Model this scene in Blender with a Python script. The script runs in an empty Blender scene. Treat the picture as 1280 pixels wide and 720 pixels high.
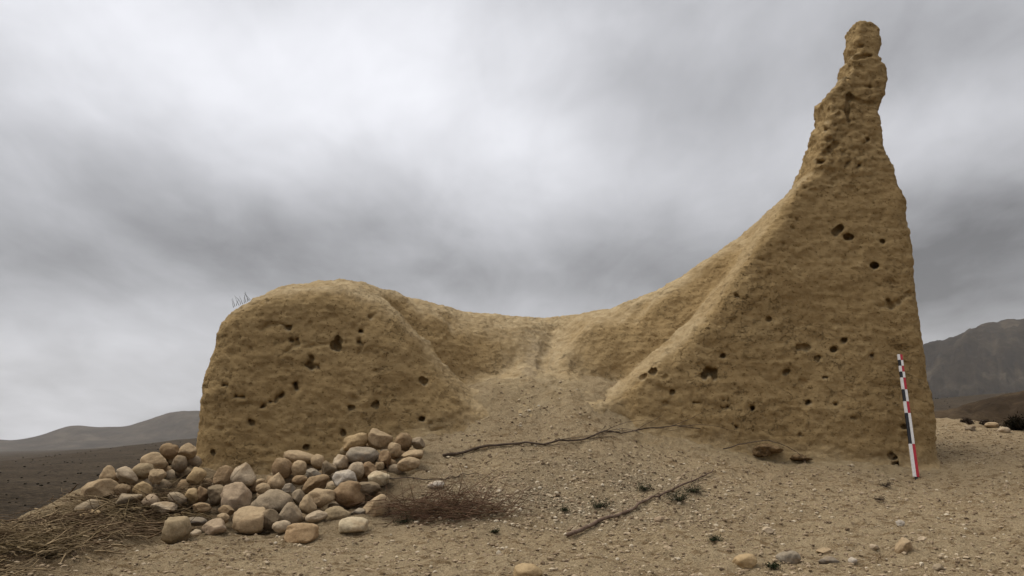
import bpy, math, random, re
import numpy as np
from mathutils import Vector, Matrix, Euler

random.seed(7); rng = np.random.default_rng(11)
S = bpy.context.scene; COL = S.collection
F = 995.0; PITCH = math.atan(200.0/995.0); EYE = 1.6
cP, sP = math.cos(PITCH), math.sin(PITCH)

# ------------------------------------------------------------------ camera
cam = bpy.data.cameras.new('camera'); co = bpy.data.objects.new('camera', cam); COL.objects.link(co)
cam.sensor_width = 36; cam.lens = 36*F/1280; cam.clip_start = .1; cam.clip_end = 20000
co.location = (0, 0, EYE); co.rotation_euler = (math.radians(90)+PITCH, 0, 0); S.camera = co
S.view_settings.view_transform = 'Standard'; S.view_settings.look = 'None'
S.view_settings.exposure = 0.54; S.view_settings.gamma = 1
S.cycles.volume_bounces = 0; S.cycles.max_bounces = 6
# ------------------------------------------------------------------ world : overcast sky
SUN_EL, SUN_AZ = math.radians(58), math.radians(-84)      # azimuth from +Y towards +X
W = bpy.data.worlds.new('World'); S.world = W; W.use_nodes = True
nt = W.node_tree; nt.nodes.clear()
def N(t, **k):
    n = nt.nodes.new(t)
    for a, b in k.items(): setattr(n, a, b)
    return n
def L(a, b): nt.links.new(a, b)
def val(x, i=0):
    return x.outputs[i] if hasattr(x, 'outputs') else x
def M(op, a, b=None, c=None, clamp=False):
    n = N('ShaderNodeMath', operation=op); n.use_clamp = clamp
    for i, v in enumerate((a, b, c)):
        if v is None: continue
        if isinstance(v, (int, float)): n.inputs[i].default_value = v
        else: L(val(v), n.inputs[i])
    return n.outputs[0]
def raydir(px, py):
    u = (px-640)/F; v = (360-py)/F
    d = Vector((u, cP - v*sP, sP + v*cP)); return d.normalized()
tc = N('ShaderNodeTexCoord'); sep = N('ShaderNodeSeparateXYZ'); L(tc.outputs['Generated'], sep.inputs[0])
X, Y, Z = sep.outputs
def blob(px, py, wx, wz, tilt=0.0):
    """soft cloud mass about a direction; azimuth/elevation widths"""
    d = raydir(px, py)
    az0 = math.atan2(d.x, d.y); el0 = math.asin(d.z)
    a = M('ADD', M('SUBTRACT', M('ARCTAN2', X, Y), az0), WARP_A); e = M('ADD', M('SUBTRACT', M('ARCSINE', Z), el0), WARP_E)
    e2 = M('SUBTRACT', e, M('MULTIPLY', a, tilt))
    q = M('ADD', M('POWER', M('ABSOLUTE', M('DIVIDE', a, wx)), 2.0), M('POWER', M('ABSOLUTE', M('DIVIDE', e2, wz)), 2.0))
    return M('EXPONENT', M('MULTIPLY', q, -1.0))
# warped, perspective-flattened cloud deck
den = M('ADD', M('MAXIMUM', Z, 0.0), 0.22)
cx = M('DIVIDE', X, den); cy = M('DIVIDE', Y, den)
cmb = N('ShaderNodeCombineXYZ'); L(cx, cmb.inputs[0]); L(cy, cmb.inputs[1])
def noise(scale, detail, rough, off, sy=1.0, dist=0.0, rot=0):
    mp = N('ShaderNodeMapping'); mp.inputs['Location'].default_value = (off, off*.7, off*.3); mp.inputs['Scale'].default_value = (1, sy, 1); mp.inputs['Rotation'].default_value = (0, 0, math.radians(rot))
    L(cmb.outputs[0], mp.inputs[0])
    n = N('ShaderNodeTexNoise'); n.inputs['Scale'].default_value = scale; n.inputs['Detail'].default_value = detail
    n.inputs['Roughness'].default_value = rough; n.inputs['Distortion'].default_value = dist
    L(mp.outputs[0], n.inputs[0]); return n.outputs[0]
n1 = noise(0.9, 4, .5, 3.1, 1.0, .3, 30); n2 = noise(2.4, 6, .6, 8.4, .55, .5, 38); n3 = noise(6.5, 5, .6, 1.7, .5, .5, 46); n4 = noise(1.6, 4, .55, 5.5, 1.0, .2, 0); n5 = noise(1.6, 4, .55, 15.5, 1.0, .2, 0)
WARP_A = M('MULTIPLY', M('SUBTRACT', n4, .5), .35); WARP_E = M('MULTIPLY', M('SUBTRACT', n5, .5), .09)
el = M('ARCSINE', Z)
lum = M('ADD', 0.395, M('MULTIPLY', M('SUBTRACT', n1, .5), .42))
lum = M('ADD', lum, M('MULTIPLY', M('SUBTRACT', n2, .5), .27))
lum = M('ADD', lum, M('MULTIPLY', M('SUBTRACT', n3, .5), .13))
for (px, py, wx, wz, t, amp) in CLOUDS if 'CLOUDS' in globals() else [
        (220, 80, .40, .15, -.25, .30), (60, 180, .20, .09, -.1, .08), (590, 170, .16, .09, -.3, .12),
        (1150, 190, .14, .05, 0, .06), (560, 20, .2, .06, 0, .07), (250, 235, .32, .075, -.12, -.30), (1190, 185, .10, .06, 0, .09), (1240, 345, .19, .12, 0, -.14), (1230, 40, .14, .07, 0, -.10), (900, 120, .16, .08, -.1, -.09), (700, 60, .08, .05, 0, .06), (1000, 60, .30, .12, 0, -.06),
        (1280, 250, .16, .14, 0, -.07), (250, 325, .6, .06, .02, -.16), (900, 350, .4, .06, .08, -.12), (1230, 330, .25, .12, 0, -.05),
        (60, 470, .5, .08, .0, .06)]:
    lum = M('ADD', lum, M('MULTIPLY', blob(px, py, wx, wz, t), amp))
lum = M('MAXIMUM', lum, 0.10)
# a brighter, evenly overcast zenith
zen = N('ShaderNodeMapRange'); zen.inputs[1].default_value = .55; zen.inputs[2].default_value = 1.0
zen.inputs[3].default_value = 0; zen.inputs[4].default_value = .45; L(Z, zen.inputs[0]); lum = M('ADD', lum, zen.outputs[0])
rgb = N('ShaderNodeCombineColor')
L(M('MULTIPLY', lum, .99), rgb.inputs[0]); L(M('MULTIPLY', lum, 1.0), rgb.inputs[1]); L(M('MULTIPLY', lum, 1.055), rgb.inputs[2])
sky = N('ShaderNodeTexSky', sky_type='NISHITA', sun_disc=False, sun_elevation=SUN_EL, sun_rotation=SUN_AZ)
b1 = N('ShaderNodeBackground'); L(sky.outputs[0], b1.inputs[0]); b1.inputs[1].default_value = .05
b2 = N('ShaderNodeBackground'); L(rgb.outputs[0], b2.inputs[0]); b2.inputs[1].default_value = 1
mx = N('ShaderNodeMixShader'); mx.inputs[0].default_value = .95; L(b1.outputs[0], mx.inputs[1]); L(b2.outputs[0], mx.inputs[2])
wo = N('ShaderNodeOutputWorld'); L(mx.outputs[0], wo.inputs[0])
# ------------------------------------------------------------------ sun behind the cloud
sl = bpy.data.lights.new('sun', 'SUN'); sl.energy = 2.0; sl.angle = math.radians(50); sl.color = (1, .96, .9)
so = bpy.data.objects.new('sun', sl); COL.objects.link(so)
sd = Vector((math.sin(SUN_AZ)*math.cos(SUN_EL), math.cos(SUN_AZ)*math.cos(SUN_EL), math.sin(SUN_EL)))
so.rotation_euler = sd.to_track_quat('Z', 'Y').to_euler(); so.location = (0, 0, 30)

# ------------------------------------------------------------------ helpers
def P(px, py, d):
    u = (px-640)/F; v = (360-py)/F; y = cP - v*sP; k = d/y
    return np.array((u*k, d, EYE + (sP + v*cP)*k))
def mpp(d): return d/F
def smin(a, b, k):
    h = np.clip(.5+.5*(b-a)/k, 0, 1); return b*(1-h)+a*h - k*h*(1-h)
def smax(a, b, k): return -smin(-a, -b, k)
def sstep(x): x = np.clip(x, 0, 1); return x*x*(3-2*x)
_perm = np.random.default_rng(5).permutation(256).astype(np.int32); _perm = np.concatenate([_perm]*3)
_g = np.random.default_rng(6).normal(size=(256, 3)).astype(np.float32); _g /= np.linalg.norm(_g, axis=1)[:, None]
def perlin(p):
    p = np.asarray(p, np.float32); i = np.floor(p).astype(np.int32); f = p - i; i &= 255
    w = f*f*f*(f*(f*6-15)+10); out = 0
    for dx in (0, 1):
        wx = w[:, 0] if dx else 1-w[:, 0]
        for dy in (0, 1):
            wy = w[:, 1] if dy else 1-w[:, 1]
            for dz in (0, 1):
                wz = w[:, 2] if dz else 1-w[:, 2]
                h = _perm[_perm[_perm[(i[:, 0]+dx) & 255]+((i[:, 1]+dy) & 255)]+((i[:, 2]+dz) & 255)]
                g = _g[h]
                out = out + wx*wy*wz*(g[:, 0]*(f[:, 0]-dx)+g[:, 1]*(f[:, 1]-dy)+g[:, 2]*(f[:, 2]-dz))
    return out*1.5
def fbm(p, o=4, r=.5):
    p = np.asarray(p, np.float32); a = 1; s = 0; q = p.copy()
    for k in range(o): s = s + a*perlin(q+k*17.3); q = q*2.03; a *= r
    return s
class TPS:
    def __init__(s, pts, lam=0.0):
        pts = np.array(pts, float); s.c = pts[:, :2]; n = len(pts)
        K = s.k(s.c)+lam*np.eye(n); Q = np.c_[np.ones(n), s.c]
        A = np.block([[K, Q], [Q.T, np.zeros((3, 3))]]); s.w = np.linalg.solve(A, np.r_[pts[:, 2], 0, 0, 0])
    def k(s, q):
        r2 = ((q[:, None, :]-s.c[None])**2).sum(-1); return .5*r2*np.log(r2+1e-9)
    def __call__(s, x, y):
        x = np.asarray(x, float); y = np.asarray(y, float); sh = x.shape; q = np.c_[x.ravel(), y.ravel()]; o = np.empty(len(q))
        for a in range(0, len(q), 60000):
            b = q[a:a+60000]; o[a:a+60000] = s.k(b)@s.w[:-3]+s.w[-3]+b@s.w[-2:]
        return o.reshape(sh)
def sdpoly(pts, x, z):
    pts = np.array(pts); d = np.full(x.shape, 1e9); s = np.ones(x.shape); n = len(pts); j = n-1
    for i in range(n):
        e = pts[j]-pts[i]; wx = x-pts[i, 0]; wz = z-pts[i, 1]
        t = np.clip((wx*e[0]+wz*e[1])/(e@e), 0, 1)
        d = np.minimum(d, (wx-e[0]*t)**2+(wz-e[1]*t)**2)
        c1 = z >= pts[i, 1]; c2 = z < pts[j, 1]; c3 = e[0]*wz > e[1]*wx
        s = np.where((c1 & c2 & c3) | (~c1 & ~c2 & ~c3), -s, s); j = i
    return s*np.sqrt(d)
def mesh(name, v, f, mat=None, parent=None, smooth=True):
    me = bpy.data.meshes.new(name)
    v = np.asarray(v, np.float32)
    if isinstance(f, np.ndarray):
        k = f.shape[1]; me.vertices.add(len(v)); me.vertices.foreach_set('co', v.ravel())
        me.loops.add(f.size); me.loops.foreach_set('vertex_index', f.astype(np.int32).ravel())
        me.polygons.add(len(f)); me.polygons.foreach_set('loop_start', np.arange(0, f.size, k, dtype=np.int32))
        me.update(calc_edges=True)
    else: me.from_pydata([tuple(q) for q in v], [], f)
    me.validate(); me.polygons.foreach_set('use_smooth', [smooth]*len(me.polygons)); me.update()
    if mat: me.materials.append(mat)
    o = bpy.data.objects.new(name, me); COL.objects.link(o)
    if parent: o.parent = parent
    return o
def tag(o, label=None, cat=None, group=None, kind=None):
    for k, v in (('label', label), ('category', cat), ('group', group), ('kind', kind)):
        if v: o[k] = v
    return o
def attr(o, name, vals):
    a = o.data.attributes.new(name, 'FLOAT', 'POINT'); a.data.foreach_set('value', np.asarray(vals, np.float32))

# ------------------------------------------------------------------ materials
def new_mat(name, rough=.95):
    m = bpy.data.materials.new(name); m.use_nodes = True; t = m.node_tree; b = t.nodes['Principled BSDF']
    b.inputs['Roughness'].default_value = rough; b.inputs['Specular IOR Level'].default_value = .03
    return m, t, b
def tn(t, ty, **k):
    n = t.nodes.new(ty)
    for a, v in k.items():
        if a in ('operation', 'blend_type', 'data_type', 'attribute_name', 'distance', 'feature', 'use_clamp'): setattr(n, a, v)
        else: n.inputs[a].default_value = v
    return n
def tnoise(t, scale, detail=4, rough=.6, vec=None, sc=None):
    n = tn(t, 'ShaderNodeTexNoise', Scale=scale, Detail=detail, Roughness=rough)
    if vec is None:
        vec = t.nodes.new('ShaderNodeTexCoord').outputs['Object']
    if sc:
        mp = t.nodes.new('ShaderNodeMapping'); mp.inputs['Scale'].default_value = sc; t.links.new(vec, mp.inputs[0]); vec = mp.outputs[0]
    t.links.new(vec, n.inputs['Vector']); return n.outputs[0]
def ramp(t, fac, stops):
    r = t.nodes.new('ShaderNodeValToRGB'); e = r.color_ramp.elements
    e[0].position, e[0].color = stops[0][0], (*stops[0][1], 1); e[1].position, e[1].color = stops[-1][0], (*stops[-1][1], 1)
    for p, c in stops[1:-1]: q = e.new(p); q.color = (*c, 1)
    t.links.new(fac, r.inputs[0]); return r.outputs[0]
def mix(t, fac, a, b, mode='MIX'):
    n = t.nodes.new('ShaderNodeMix'); n.data_type = 'RGBA'; n.blend_type = mode
    for s, v in ((0, fac), (6, a), (7, b)):
        if isinstance(v, (int, float)): n.inputs[s].default_value = v
        elif isinstance(v, tuple): n.inputs[s].default_value = (*v, 1)
        else: t.links.new(v, n.inputs[s])
    return n.outputs[2]
def bump(t, b, parts):
    prev = None
    for h, strength, dist in parts:
        n = t.nodes.new('ShaderNodeBump'); n.inputs['Strength'].default_value = strength; n.inputs['Distance'].default_value = dist
        t.links.new(h, n.inputs['Height'])
        if prev: t.links.new(prev, n.inputs['Normal'])
        prev = n.outputs[0]
    t.links.new(prev, b.inputs['Normal'])

# wall earth
WALL_C = (.45, .32, .155)
m_wall, t, b = new_mat('weathered_rammed_earth')
c = ramp(t, tnoise(t, 1.1, 5, .6), [(.3, (.36, .248, .115)), (.5, WALL_C), (.72, (.53, .39, .20))])
c = mix(t, .5, c, ramp(t, tnoise(t, 9, 6, .78), [(.3, (.15, .092, .040)), (.52, (.31, .212, .10)), (.75, (.44, .325, .175))]))
c = mix(t, .22, c, ramp(t, tnoise(t, 2.2, 5, .7, sc=(.6, .6, 4)), [(.38, (.17, .105, .042)), (.62, (.40, .28, .135))]))
pit_shade = ramp(t, tnoise(t, 17, 3, .6, sc=(1, 1, 1.4)), [(.33, (.42, .38, .33)), (.41, (1, 1, 1)), (.6, (1, 1, 1)), (.7, (1.0, 1.0, 1.0))]); c = mix(t, .8, c, pit_shade, 'MULTIPLY')  # dark specks painted as the shade of pits too small to carve
ck = tnoise(t, 2.6, 6, .62, sc=(1, 1, 1.5)); ab_ = tn(t, 'ShaderNodeMath', operation='SUBTRACT'); t.links.new(ck, ab_.inputs[0]); ab_.inputs[1].default_value = .5
ab2 = tn(t, 'ShaderNodeMath', operation='ABSOLUTE'); t.links.new(ab_.outputs[0], ab2.inputs[0]); crk = ramp(t, ab2.outputs[0], [(0, (0, 0, 0)), (.007, (1, 1, 1)), (1, (1, 1, 1))])
msk = ramp(t, tnoise(t, 1.3, 3, .5), [(.5, (0, 0, 0)), (.6, (1, 1, 1))]); crk = mix(t, msk, (1., 1., 1.), crk)
c = mix(t, .45, c, crk, 'MULTIPLY')
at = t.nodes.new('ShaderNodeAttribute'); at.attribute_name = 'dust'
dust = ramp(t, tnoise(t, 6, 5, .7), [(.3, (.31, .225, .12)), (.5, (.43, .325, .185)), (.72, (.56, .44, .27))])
c = mix(t, at.outputs['Fac'], c, dust)  # dust colour, which also carries painted light and shade on the saddle
at2 = t.nodes.new('ShaderNodeAttribute'); at2.attribute_name = 'grey'
c = mix(t, at2.outputs['Fac'], c, ramp(t, tnoise(t, 25, 4, .7), [(.35, (.15, .115, .072)), (.6, (.31, .24, .15))]))
t.links.new(c, b.inputs['Base Color'])
bump(t, b, [(crk, 1, .03), (tnoise(t, 8, 7, .78), 1, .036), (tnoise(t, 30, 6, .78), 1, .024), (tnoise(t, 3, 6, .7, sc=(1, 1, 4)), .4, .04)])

# ground earth
m_ground, t, b = new_mat('stony_dust_ground')
sand = ramp(t, tnoise(t, .9, 6, .65), [(.3, (.38, .27, .14)), (.5, (.50, .38, .215)), (.7, (.60, .47, .28))])
sand = mix(t, .45, sand, ramp(t, tnoise(t, 14, 5, .75), [(.34, (.18, .12, .06)), (.5, (.44, .33, .185)), (.68, (.62, .50, .31))]))
grit = ramp(t, tnoise(t, 60, 3, .7), [(.38, (.09, .062, .036)), (.46, (.36, .27, .165)), (.6, (.38, .285, .175)), (.68, (.62, .53, .39))])
sand = mix(t, .55, sand, grit)
clump_shade = ramp(t, tnoise(t, 5.5, 6, .78, sc=(.8, 1.4, 1)), [(.40, (.46, .39, .32)), (.49, (1, 1, 1)), (.62, (1, 1, 1)), (.72, (1.0, 1.0, 1.0))]); sand = mix(t, .8, sand, clump_shade, 'MULTIPLY')  # darker soil clumps, also painted in for the weak shading of the relief
ag = t.nodes.new('ShaderNodeAttribute'); ag.attribute_name = 'gravelly'
gcol = ramp(t, tnoise(t, 45, 4, .7), [(.36, (.10, .072, .043)), (.5, (.30, .23, .14)), (.66, (.50, .41, .28))])
sand = mix(t, ag.outputs['Fac'], sand, gcol)
aw = t.nodes.new('ShaderNodeAttribute'); aw.attribute_name = 'wallwash'
sand = mix(t, aw.outputs['Fac'], sand, ramp(t, tnoise(t, 6, 5, .7), [(.3, (.31, .225, .12)), (.5, (.43, .325, .185)), (.72, (.56, .44, .27))]))
ab = t.nodes.new('ShaderNodeAttribute'); ab.attribute_name = 'brush_gap_shade'
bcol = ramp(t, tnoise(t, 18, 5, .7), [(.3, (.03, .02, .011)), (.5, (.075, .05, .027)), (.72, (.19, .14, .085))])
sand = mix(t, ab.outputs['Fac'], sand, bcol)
plain = ramp(t, tnoise(t, .06, 8, .72), [(.35, (.022, .015, .009)), (.5, (.036, .026, .016)), (.65, (.07, .052, .033))])
plain = mix(t, .5, plain, ramp(t, tnoise(t, 1.3, 6, .75), [(.38, (.012, .009, .005)), (.5, (.046, .034, .021)), (.66, (.13, .095, .06))]))
am = t.nodes.new('ShaderNodeAttribute'); am.attribute_name = 'mound'
t.links.new(mix(t, am.outputs['Fac'], plain, sand), b.inputs['Base Color'])
bump(t, b, [(tnoise(t, 8, 6, .72), 1, .11), (tnoise(t, 38, 5, .75), 1, .035), (tnoise(t, 110, 3, .7), .8, .010)])

m_hill, t, b = new_mat('far_hillside')
c = ramp(t, tnoise(t, .012, 8, .7), [(.35, (.028, .021, .014)), (.52, (.052, .040, .028)), (.68, (.10, .080, .056))])
t.links.new(c, b.inputs['Base Color']); bump(t, b, [(tnoise(t, .02, 8, .7), .8, 12)])
m_mount, t, b = new_mat('dark_mountainside')
c = ramp(t, tnoise(t, .012, 9, .72), [(.36, (.014, .010, .007)), (.52, (.032, .024, .016)), (.66, (.085, .066, .044))])
t.links.new(c, b.inputs['Base Color']); bump(t, b, [(tnoise(t, .02, 8, .7), .9, 14)])
m_scrub, t, b = new_mat('dark_scrub'); t.links.new(ramp(t, tnoise(t, 5, 3), [(.3, (.010, .009, .005)), (.7, (.026, .021, .012))]), b.inputs['Base Color'])
m_rise, t, b = new_mat('brown_rise')
c = ramp(t, tnoise(t, .08, 8, .75), [(.35, (.018, .011, .005)), (.52, (.04, .026, .014)), (.68, (.09, .062, .035))])
t.links.new(c, b.inputs['Base Color']); bump(t, b, [(tnoise(t, .6, 6, .7), .8, .8)])

# ------------------------------------------------------------------ rock table: px, py, w, h, tilt, colour, shape, label
ROCKS = [
 (213,564,25,18,-8,'brown','r','brown cobble at the crest of the heap, touching the wall\'s left foot stone'),
 (234,564,20,18,15,'tan','r','tan cobble wedged against the lower left corner of the earth wall'),
 (194,577,34,22,4,'tan','r','smooth tan loaf-shaped boulder near the upper left crest of the heap'),
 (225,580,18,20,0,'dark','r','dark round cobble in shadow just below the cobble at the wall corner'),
 (179,589,25,19,15,'olive','r','olive brown cobble tucked beneath the tan loaf-shaped boulder'),
 (197,595,18,17,-20,'tan','a','small tan angular stone just below the tan loaf-shaped boulder'),
 (137,593,20,20,5,'tan','r','round tan cobble, left one of the pair atop the long oval boulder'),
 (160,595,26,17,-32,'pale','r','pale pinkish stone tilted downhill beside the round cobble at the heap\'s left end'),
 (125,612,42,22,14,'tan','r','long oval speckled boulder at the far left end of the heap'),
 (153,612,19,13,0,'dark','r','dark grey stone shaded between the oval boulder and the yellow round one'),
 (179,613,20,20,0,'yellow','r','round yellowish stone left of the centre of the brushwood hollow'),
 (160,625,34,17,12,'grey','a','grey wedge-shaped stone lying above the dry brushwood bank'),
 (111,634,30,16,18,'grey','r','greyish oval stone half sunk in brush below the long speckled boulder'),
 (189,627,22,16,-15,'pink','r','pale pinkish stone touching the cream slab above the brushwood'),
 (206,634,28,13,-6,'pale','a','cream flat stone lying directly on the brown brushwood'),
 (221,624,22,14,-10,'grey','a','small greyish stone just right of the pale pinkish stone'),
 (241,620,17,18,0,'yellow','r','small yellowish cobble beside the reddish stone left of the dark grey block'),
 (254,618,15,19,10,'rust','a','small reddish stone between the yellowish cobble and the dark grey block'),
 (271,619,22,23,0,'dark','a','dark grey block leaning on the tall pinkish boulder'),
 (279,595,23,24,0,'brown','b','brown blocky stone immediately left of the pale pointed boulder'),
 (304,594,31,28,0,'pale','p','pale pointed boulder standing against the wall above the heap'),
 (294,623,34,35,12,'pink','a','tall pinkish grey angular boulder leaning in the middle of the heap'),
 (329,611,17,13,0,'tan','r','small tan stone just right of the pale pointed boulder\'s foot'),
 (326,602,11,7,0,'tan','r','tiny tan stone directly above the small tan one near the pointed boulder'),
 (220,664,30,31,0,'olive','r','olive grey upright boulder standing alone at the heap\'s lower left edge'),
 (244,652,26,10,-3,'slate','f','thin dark slate with a pale rim lying flat beside the olive upright boulder'),
 (268,659,30,18,14,'pink','a','pale pinkish mottled stone between the thin slate and the square block'),
 (279,648,15,12,0,'tan','r','small tan stone resting on the pale pinkish mottled stone'),
 (312,651,37,30,-3,'tan','b','squarish tan block on the heap\'s front edge, largest of the front row'),
 (336,650,24,24,0,'dark','a','dark brown stone right behind the squarish tan block'),
 (352,658,22,14,0,'pale','r','pale low stone between the dark brown stone and the orange brown boulder'),
 (112,645,26,13,10,'yellow','r','yellowish flat stone sunk into the brush bank below the greyish oval one'),
 (246,596,22,22,0,'yellow','a','yellowish earthy stone directly below the wall\'s lower left corner'),
 (283,639,18,14,0,'brown','a','brown stone at the foot of the tall pinkish boulder'),
 (253,635,22,12,0,'brown','r','brown stone above the thin slate, under the small yellowish cobble'),
 (246,666,12,8,0,'pale','a','little pale chip between olive boulder and mottled pink stone'),
 (376,572,42,15,-10,'tan','f','long flat tan stone balanced on top at the heap\'s middle'),
 (397,577,16,17,0,'tan','r','small tan stone at the right end of the long flat one'),
 (353,586,25,25,0,'brown','r','rounded brown boulder under the long flat tan stone'),
 (374,586,18,19,-15,'tan','r','small smooth tan cobble right of the rounded brown boulder'),
 (344,603,19,22,0,'tan','p','teardrop-shaped tan stone at the lower left of the rounded brown boulder'),
 (375,600,19,11,8,'brown','r','small brown stone under the smooth tan cobble'),
 (392,592,18,12,0,'blue','a','pale bluish grey stone below the small tan stone of the heap\'s middle'),
 (410,585,19,17,30,'dark','a','dark brown stone left of the pale square block'),
 (424,577,19,16,-8,'pale','b','pale square block to the left of the long blue-grey boulder'),
 (396,605,33,20,22,'brown','a','brown tilted slab sloping up to the right in the middle of the heap'),
 (361,610,15,11,0,'blue','a','small mottled bluish stone above the large humped boulder'),
 (431,599,27,22,0,'white','r','whitish grey boulder above the rust coloured boulder'),
 (446,588,20,20,-25,'pale','r','pale tan stone nestled against the whitish grey boulder'),
 (462,587,19,18,0,'rust','r','rusty brown stone under the long blue-grey boulder'),
 (474,583,12,10,0,'tan','r','little tan stone to the right of the rusty brown one'),
 (474,598,26,18,8,'cream','a','bright cream stone at the right edge of the heap'),
 (452,569,42,20,5,'blue','r','long blue-grey boulder near the top right of the heap'),
 (444,553,34,18,15,'yellow','a','rough yellowish stone resting on the long blue-grey boulder'),
 (474,551,30,22,-22,'tan','a','highest tan boulder of the heap, sloping down to the right'),
 (493,562,16,16,0,'tan','r','tan egg-shaped stone below the highest boulder'),
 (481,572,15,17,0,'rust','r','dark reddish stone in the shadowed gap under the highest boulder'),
 (505,553,22,22,0,'brown','r','round brown boulder right of the highest tan boulder, by the wall'),
 (523,554,17,14,-25,'grey','r','greyish stone touching the wall\'s inner corner, rightmost of the top row'),
 (516,568,29,11,0,'tan','f','flat tan slab lying on the last stone at the heap\'s right end'),
 (511,580,28,16,4,'tan','r','smooth oval tan stone at the heap\'s right end, under the flat slab'),
 (340,627,48,27,6,'grey','h','large humped grey-brown boulder in the centre of the heap'),
 (401,622,35,22,10,'tan','a','tan humped stone between the large grey-brown and the rust coloured boulders'),
 (374,621,16,18,0,'grey','a','small grey stone at the right shoulder of the large humped boulder'),
 (384,631,19,23,8,'tan','a','upright tan stone behind the grey triangular stone'),
 (436,618,36,30,-8,'rust','r','rust coloured rough boulder in the right half of the heap'),
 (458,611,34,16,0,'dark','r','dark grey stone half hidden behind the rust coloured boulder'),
 (364,643,28,27,0,'grey','p','grey triangular stone leaning above the orange brown boulder'),
 (397,646,28,14,10,'pale','r','pale elongated stone left of the olive brown lower boulder'),
 (420,643,34,18,4,'olive','h','olive brown overhanging stone behind the bright white one'),
 (447,641,18,10,0,'blue','a','small bluish stone in the gap left of the cream triangular boulder'),
 (469,636,33,32,0,'tan','q','tan triangular boulder with a tall pointed right side at the front'),
 (442,657,33,19,3,'cream','b','brightest cream block of the heap\'s front row'),
 (377,666,36,22,0,'orange','b','orange brown boulder lying foremost on the dust'),
 # loose stones on the open ground
 (38,702,40,17,14,'cream','a','pale stone lying in the dry brush at the bottom left corner'),
 (545,606,20,9,8,'white','f','flat whitish stone on the dust right of the heap'),
 (660,715,34,17,0,'yellow','r','yellowish stone half buried at the bottom edge near the middle'),
 (932,704,28,18,0,'yellow','r','yellow-brown stone half buried in front of the large wall'),
 (985,697,28,15,0,'blue','r','bluish grey stone right of the yellow-brown half buried one'),
 (1035,701,25,10,0,'slate','a','low purplish slate chunk between the bluish stone and the tan lump'),
 (1130,684,21,19,0,'tan','a','angular tan lump on the dust below the striped staff'),
 (1066,701,11,8,0,'white','a','little white chip right of the purplish slate chunk'),
 (1093,684,11,7,0,'pale','a','little pale chip just left of the angular tan lump'),
 (1030,690,18,9,0,'tan','f','small flat tan stone behind the purplish slate chunk'),
 (1125,654,10,7,0,'white','a','small white stone between the angular tan lump and the staff'),
 (1173,710,16,9,0,'grey','a','small grey stone low down at the right of the open ground'),
 (1153,674,11,6,0,'pale','f','tiny pale flat chip up right of the angular tan lump'),
 (960,663,14,8,0,'pale','r','small pale stone on the dust below the wall\'s middle'),
 (824,650,12,8,0,'pink','a','small pinkish stone just right of the lower dry branch'),
 (1240,532,16,8,0,'tan','a','tan stone on the mound\'s crest beside the low bush'),
 (1255,538,14,8,0,'pale','r','pale stone on the mound\'s crest at the right edge'),
 (1213,536,13,7,0,'grey','a','grey stone on the mound\'s crest, closest to the wall'),
]
N_PILE = 75
def rdepth(px, py):
    if px < 560 and py > 540 and py < 690: return 8.45+.0245*(665-py)
    if px < 100: return 7.45
    return None

# ------------------------------------------------------------------ ground height
gp = []
def G(px, py, d): gp.append(P(px, py, d))
for a in [(-200,770,6),(320,725,6.6),(640,722,6.6),(960,722,6.6),(1400,730,6.6),(60,718,6.9),(200,684,8.0),(375,680,8.3),
          (480,662,8.7),(640,668,8.5),(800,662,8.8),(1000,655,9),(1280,645,9.3),(1500,640,9.5),
          (640,622,9.8),(800,612,10.5),(1000,602,11.4),(1145,600,12.2),(1280,585,12.5),(560,610,9.9),(530,590,10.4),
          (850,553,12.45),(950,573,12.5),(1050,580,12.5),(1110,587,12.5),(1172,572,13.0),(1220,555,15),(1300,560,14.5),
          (1190,524,18),(1240,532,18),(1300,545,17.5),(1400,560,17),
          (548,578,11.1),(575,558,11.6),(590,540,12),(700,558,11.6),(780,550,12.0),(640,570,11.2),(640,535,12),(730,525,12.2),(800,550,12.5),(775,530,12.6),(790,512,12.9),(665,500,12.7),(600,500,12.5),(740,500,12.7),(672,474,13.15),(600,482,13.0),(735,482,13.1)]: G(*a)
for i, (px, py, w, h, r, cl, sh, lb) in enumerate(ROCKS[:N_PILE-1]):
    if i % 2 == 0 and px < 560: G(px, py + h*(.55 if py > 635 else 1.0), rdepth(px, py))
G(245,596,11.9); G(330,600,11.9); G(430,585,11.9); G(0,690,7.4); G(60,665,8.3); G(110,655,8.9); G(-60,700,7.2)
gp += [(-5, 13, 1.0), (-5, 16, .6), (0, 16.5, 2.2), (5, 16.5, 1.6), (8, 22, 1.6), (-4, 22, .6), (14, 16, 1.3), (14, 8, .6), (0, 0, 0), (5, 0, 0), (-4, 0, -.1), (14, 0, -.2), (-4.3, 4, .1), (0, 4, .32), (6, 4, .33), (0, 24, 1.2)]
g_tps = TPS(gp, .004)
MOUND = [(-4.2, -14), (-4.3, 4), (-4.9, 7), (-5.3, 9.5), (-5.35, 12), (-6, 15), (-6, 22), (3, 25), (10, 20), (12.5, 17.5), (17, 14), (17, -14)]
E_U = [-3, -.643, -.40, 0, .53, .64, 3]; E_P = [590, 577, 550, 535, 508, 503, 500]
def plain_z(x, y):
    r = np.hypot(x, y)+1e-3; u = x/np.maximum(np.abs(y), .15*r)
    e = (560-np.interp(u, E_U, E_P))/F*1.02
    s = sstep((r-30)/470.0)
    return (-3.0)*(1-s) + s*(EYE + np.minimum(r, 520)*e)
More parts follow.
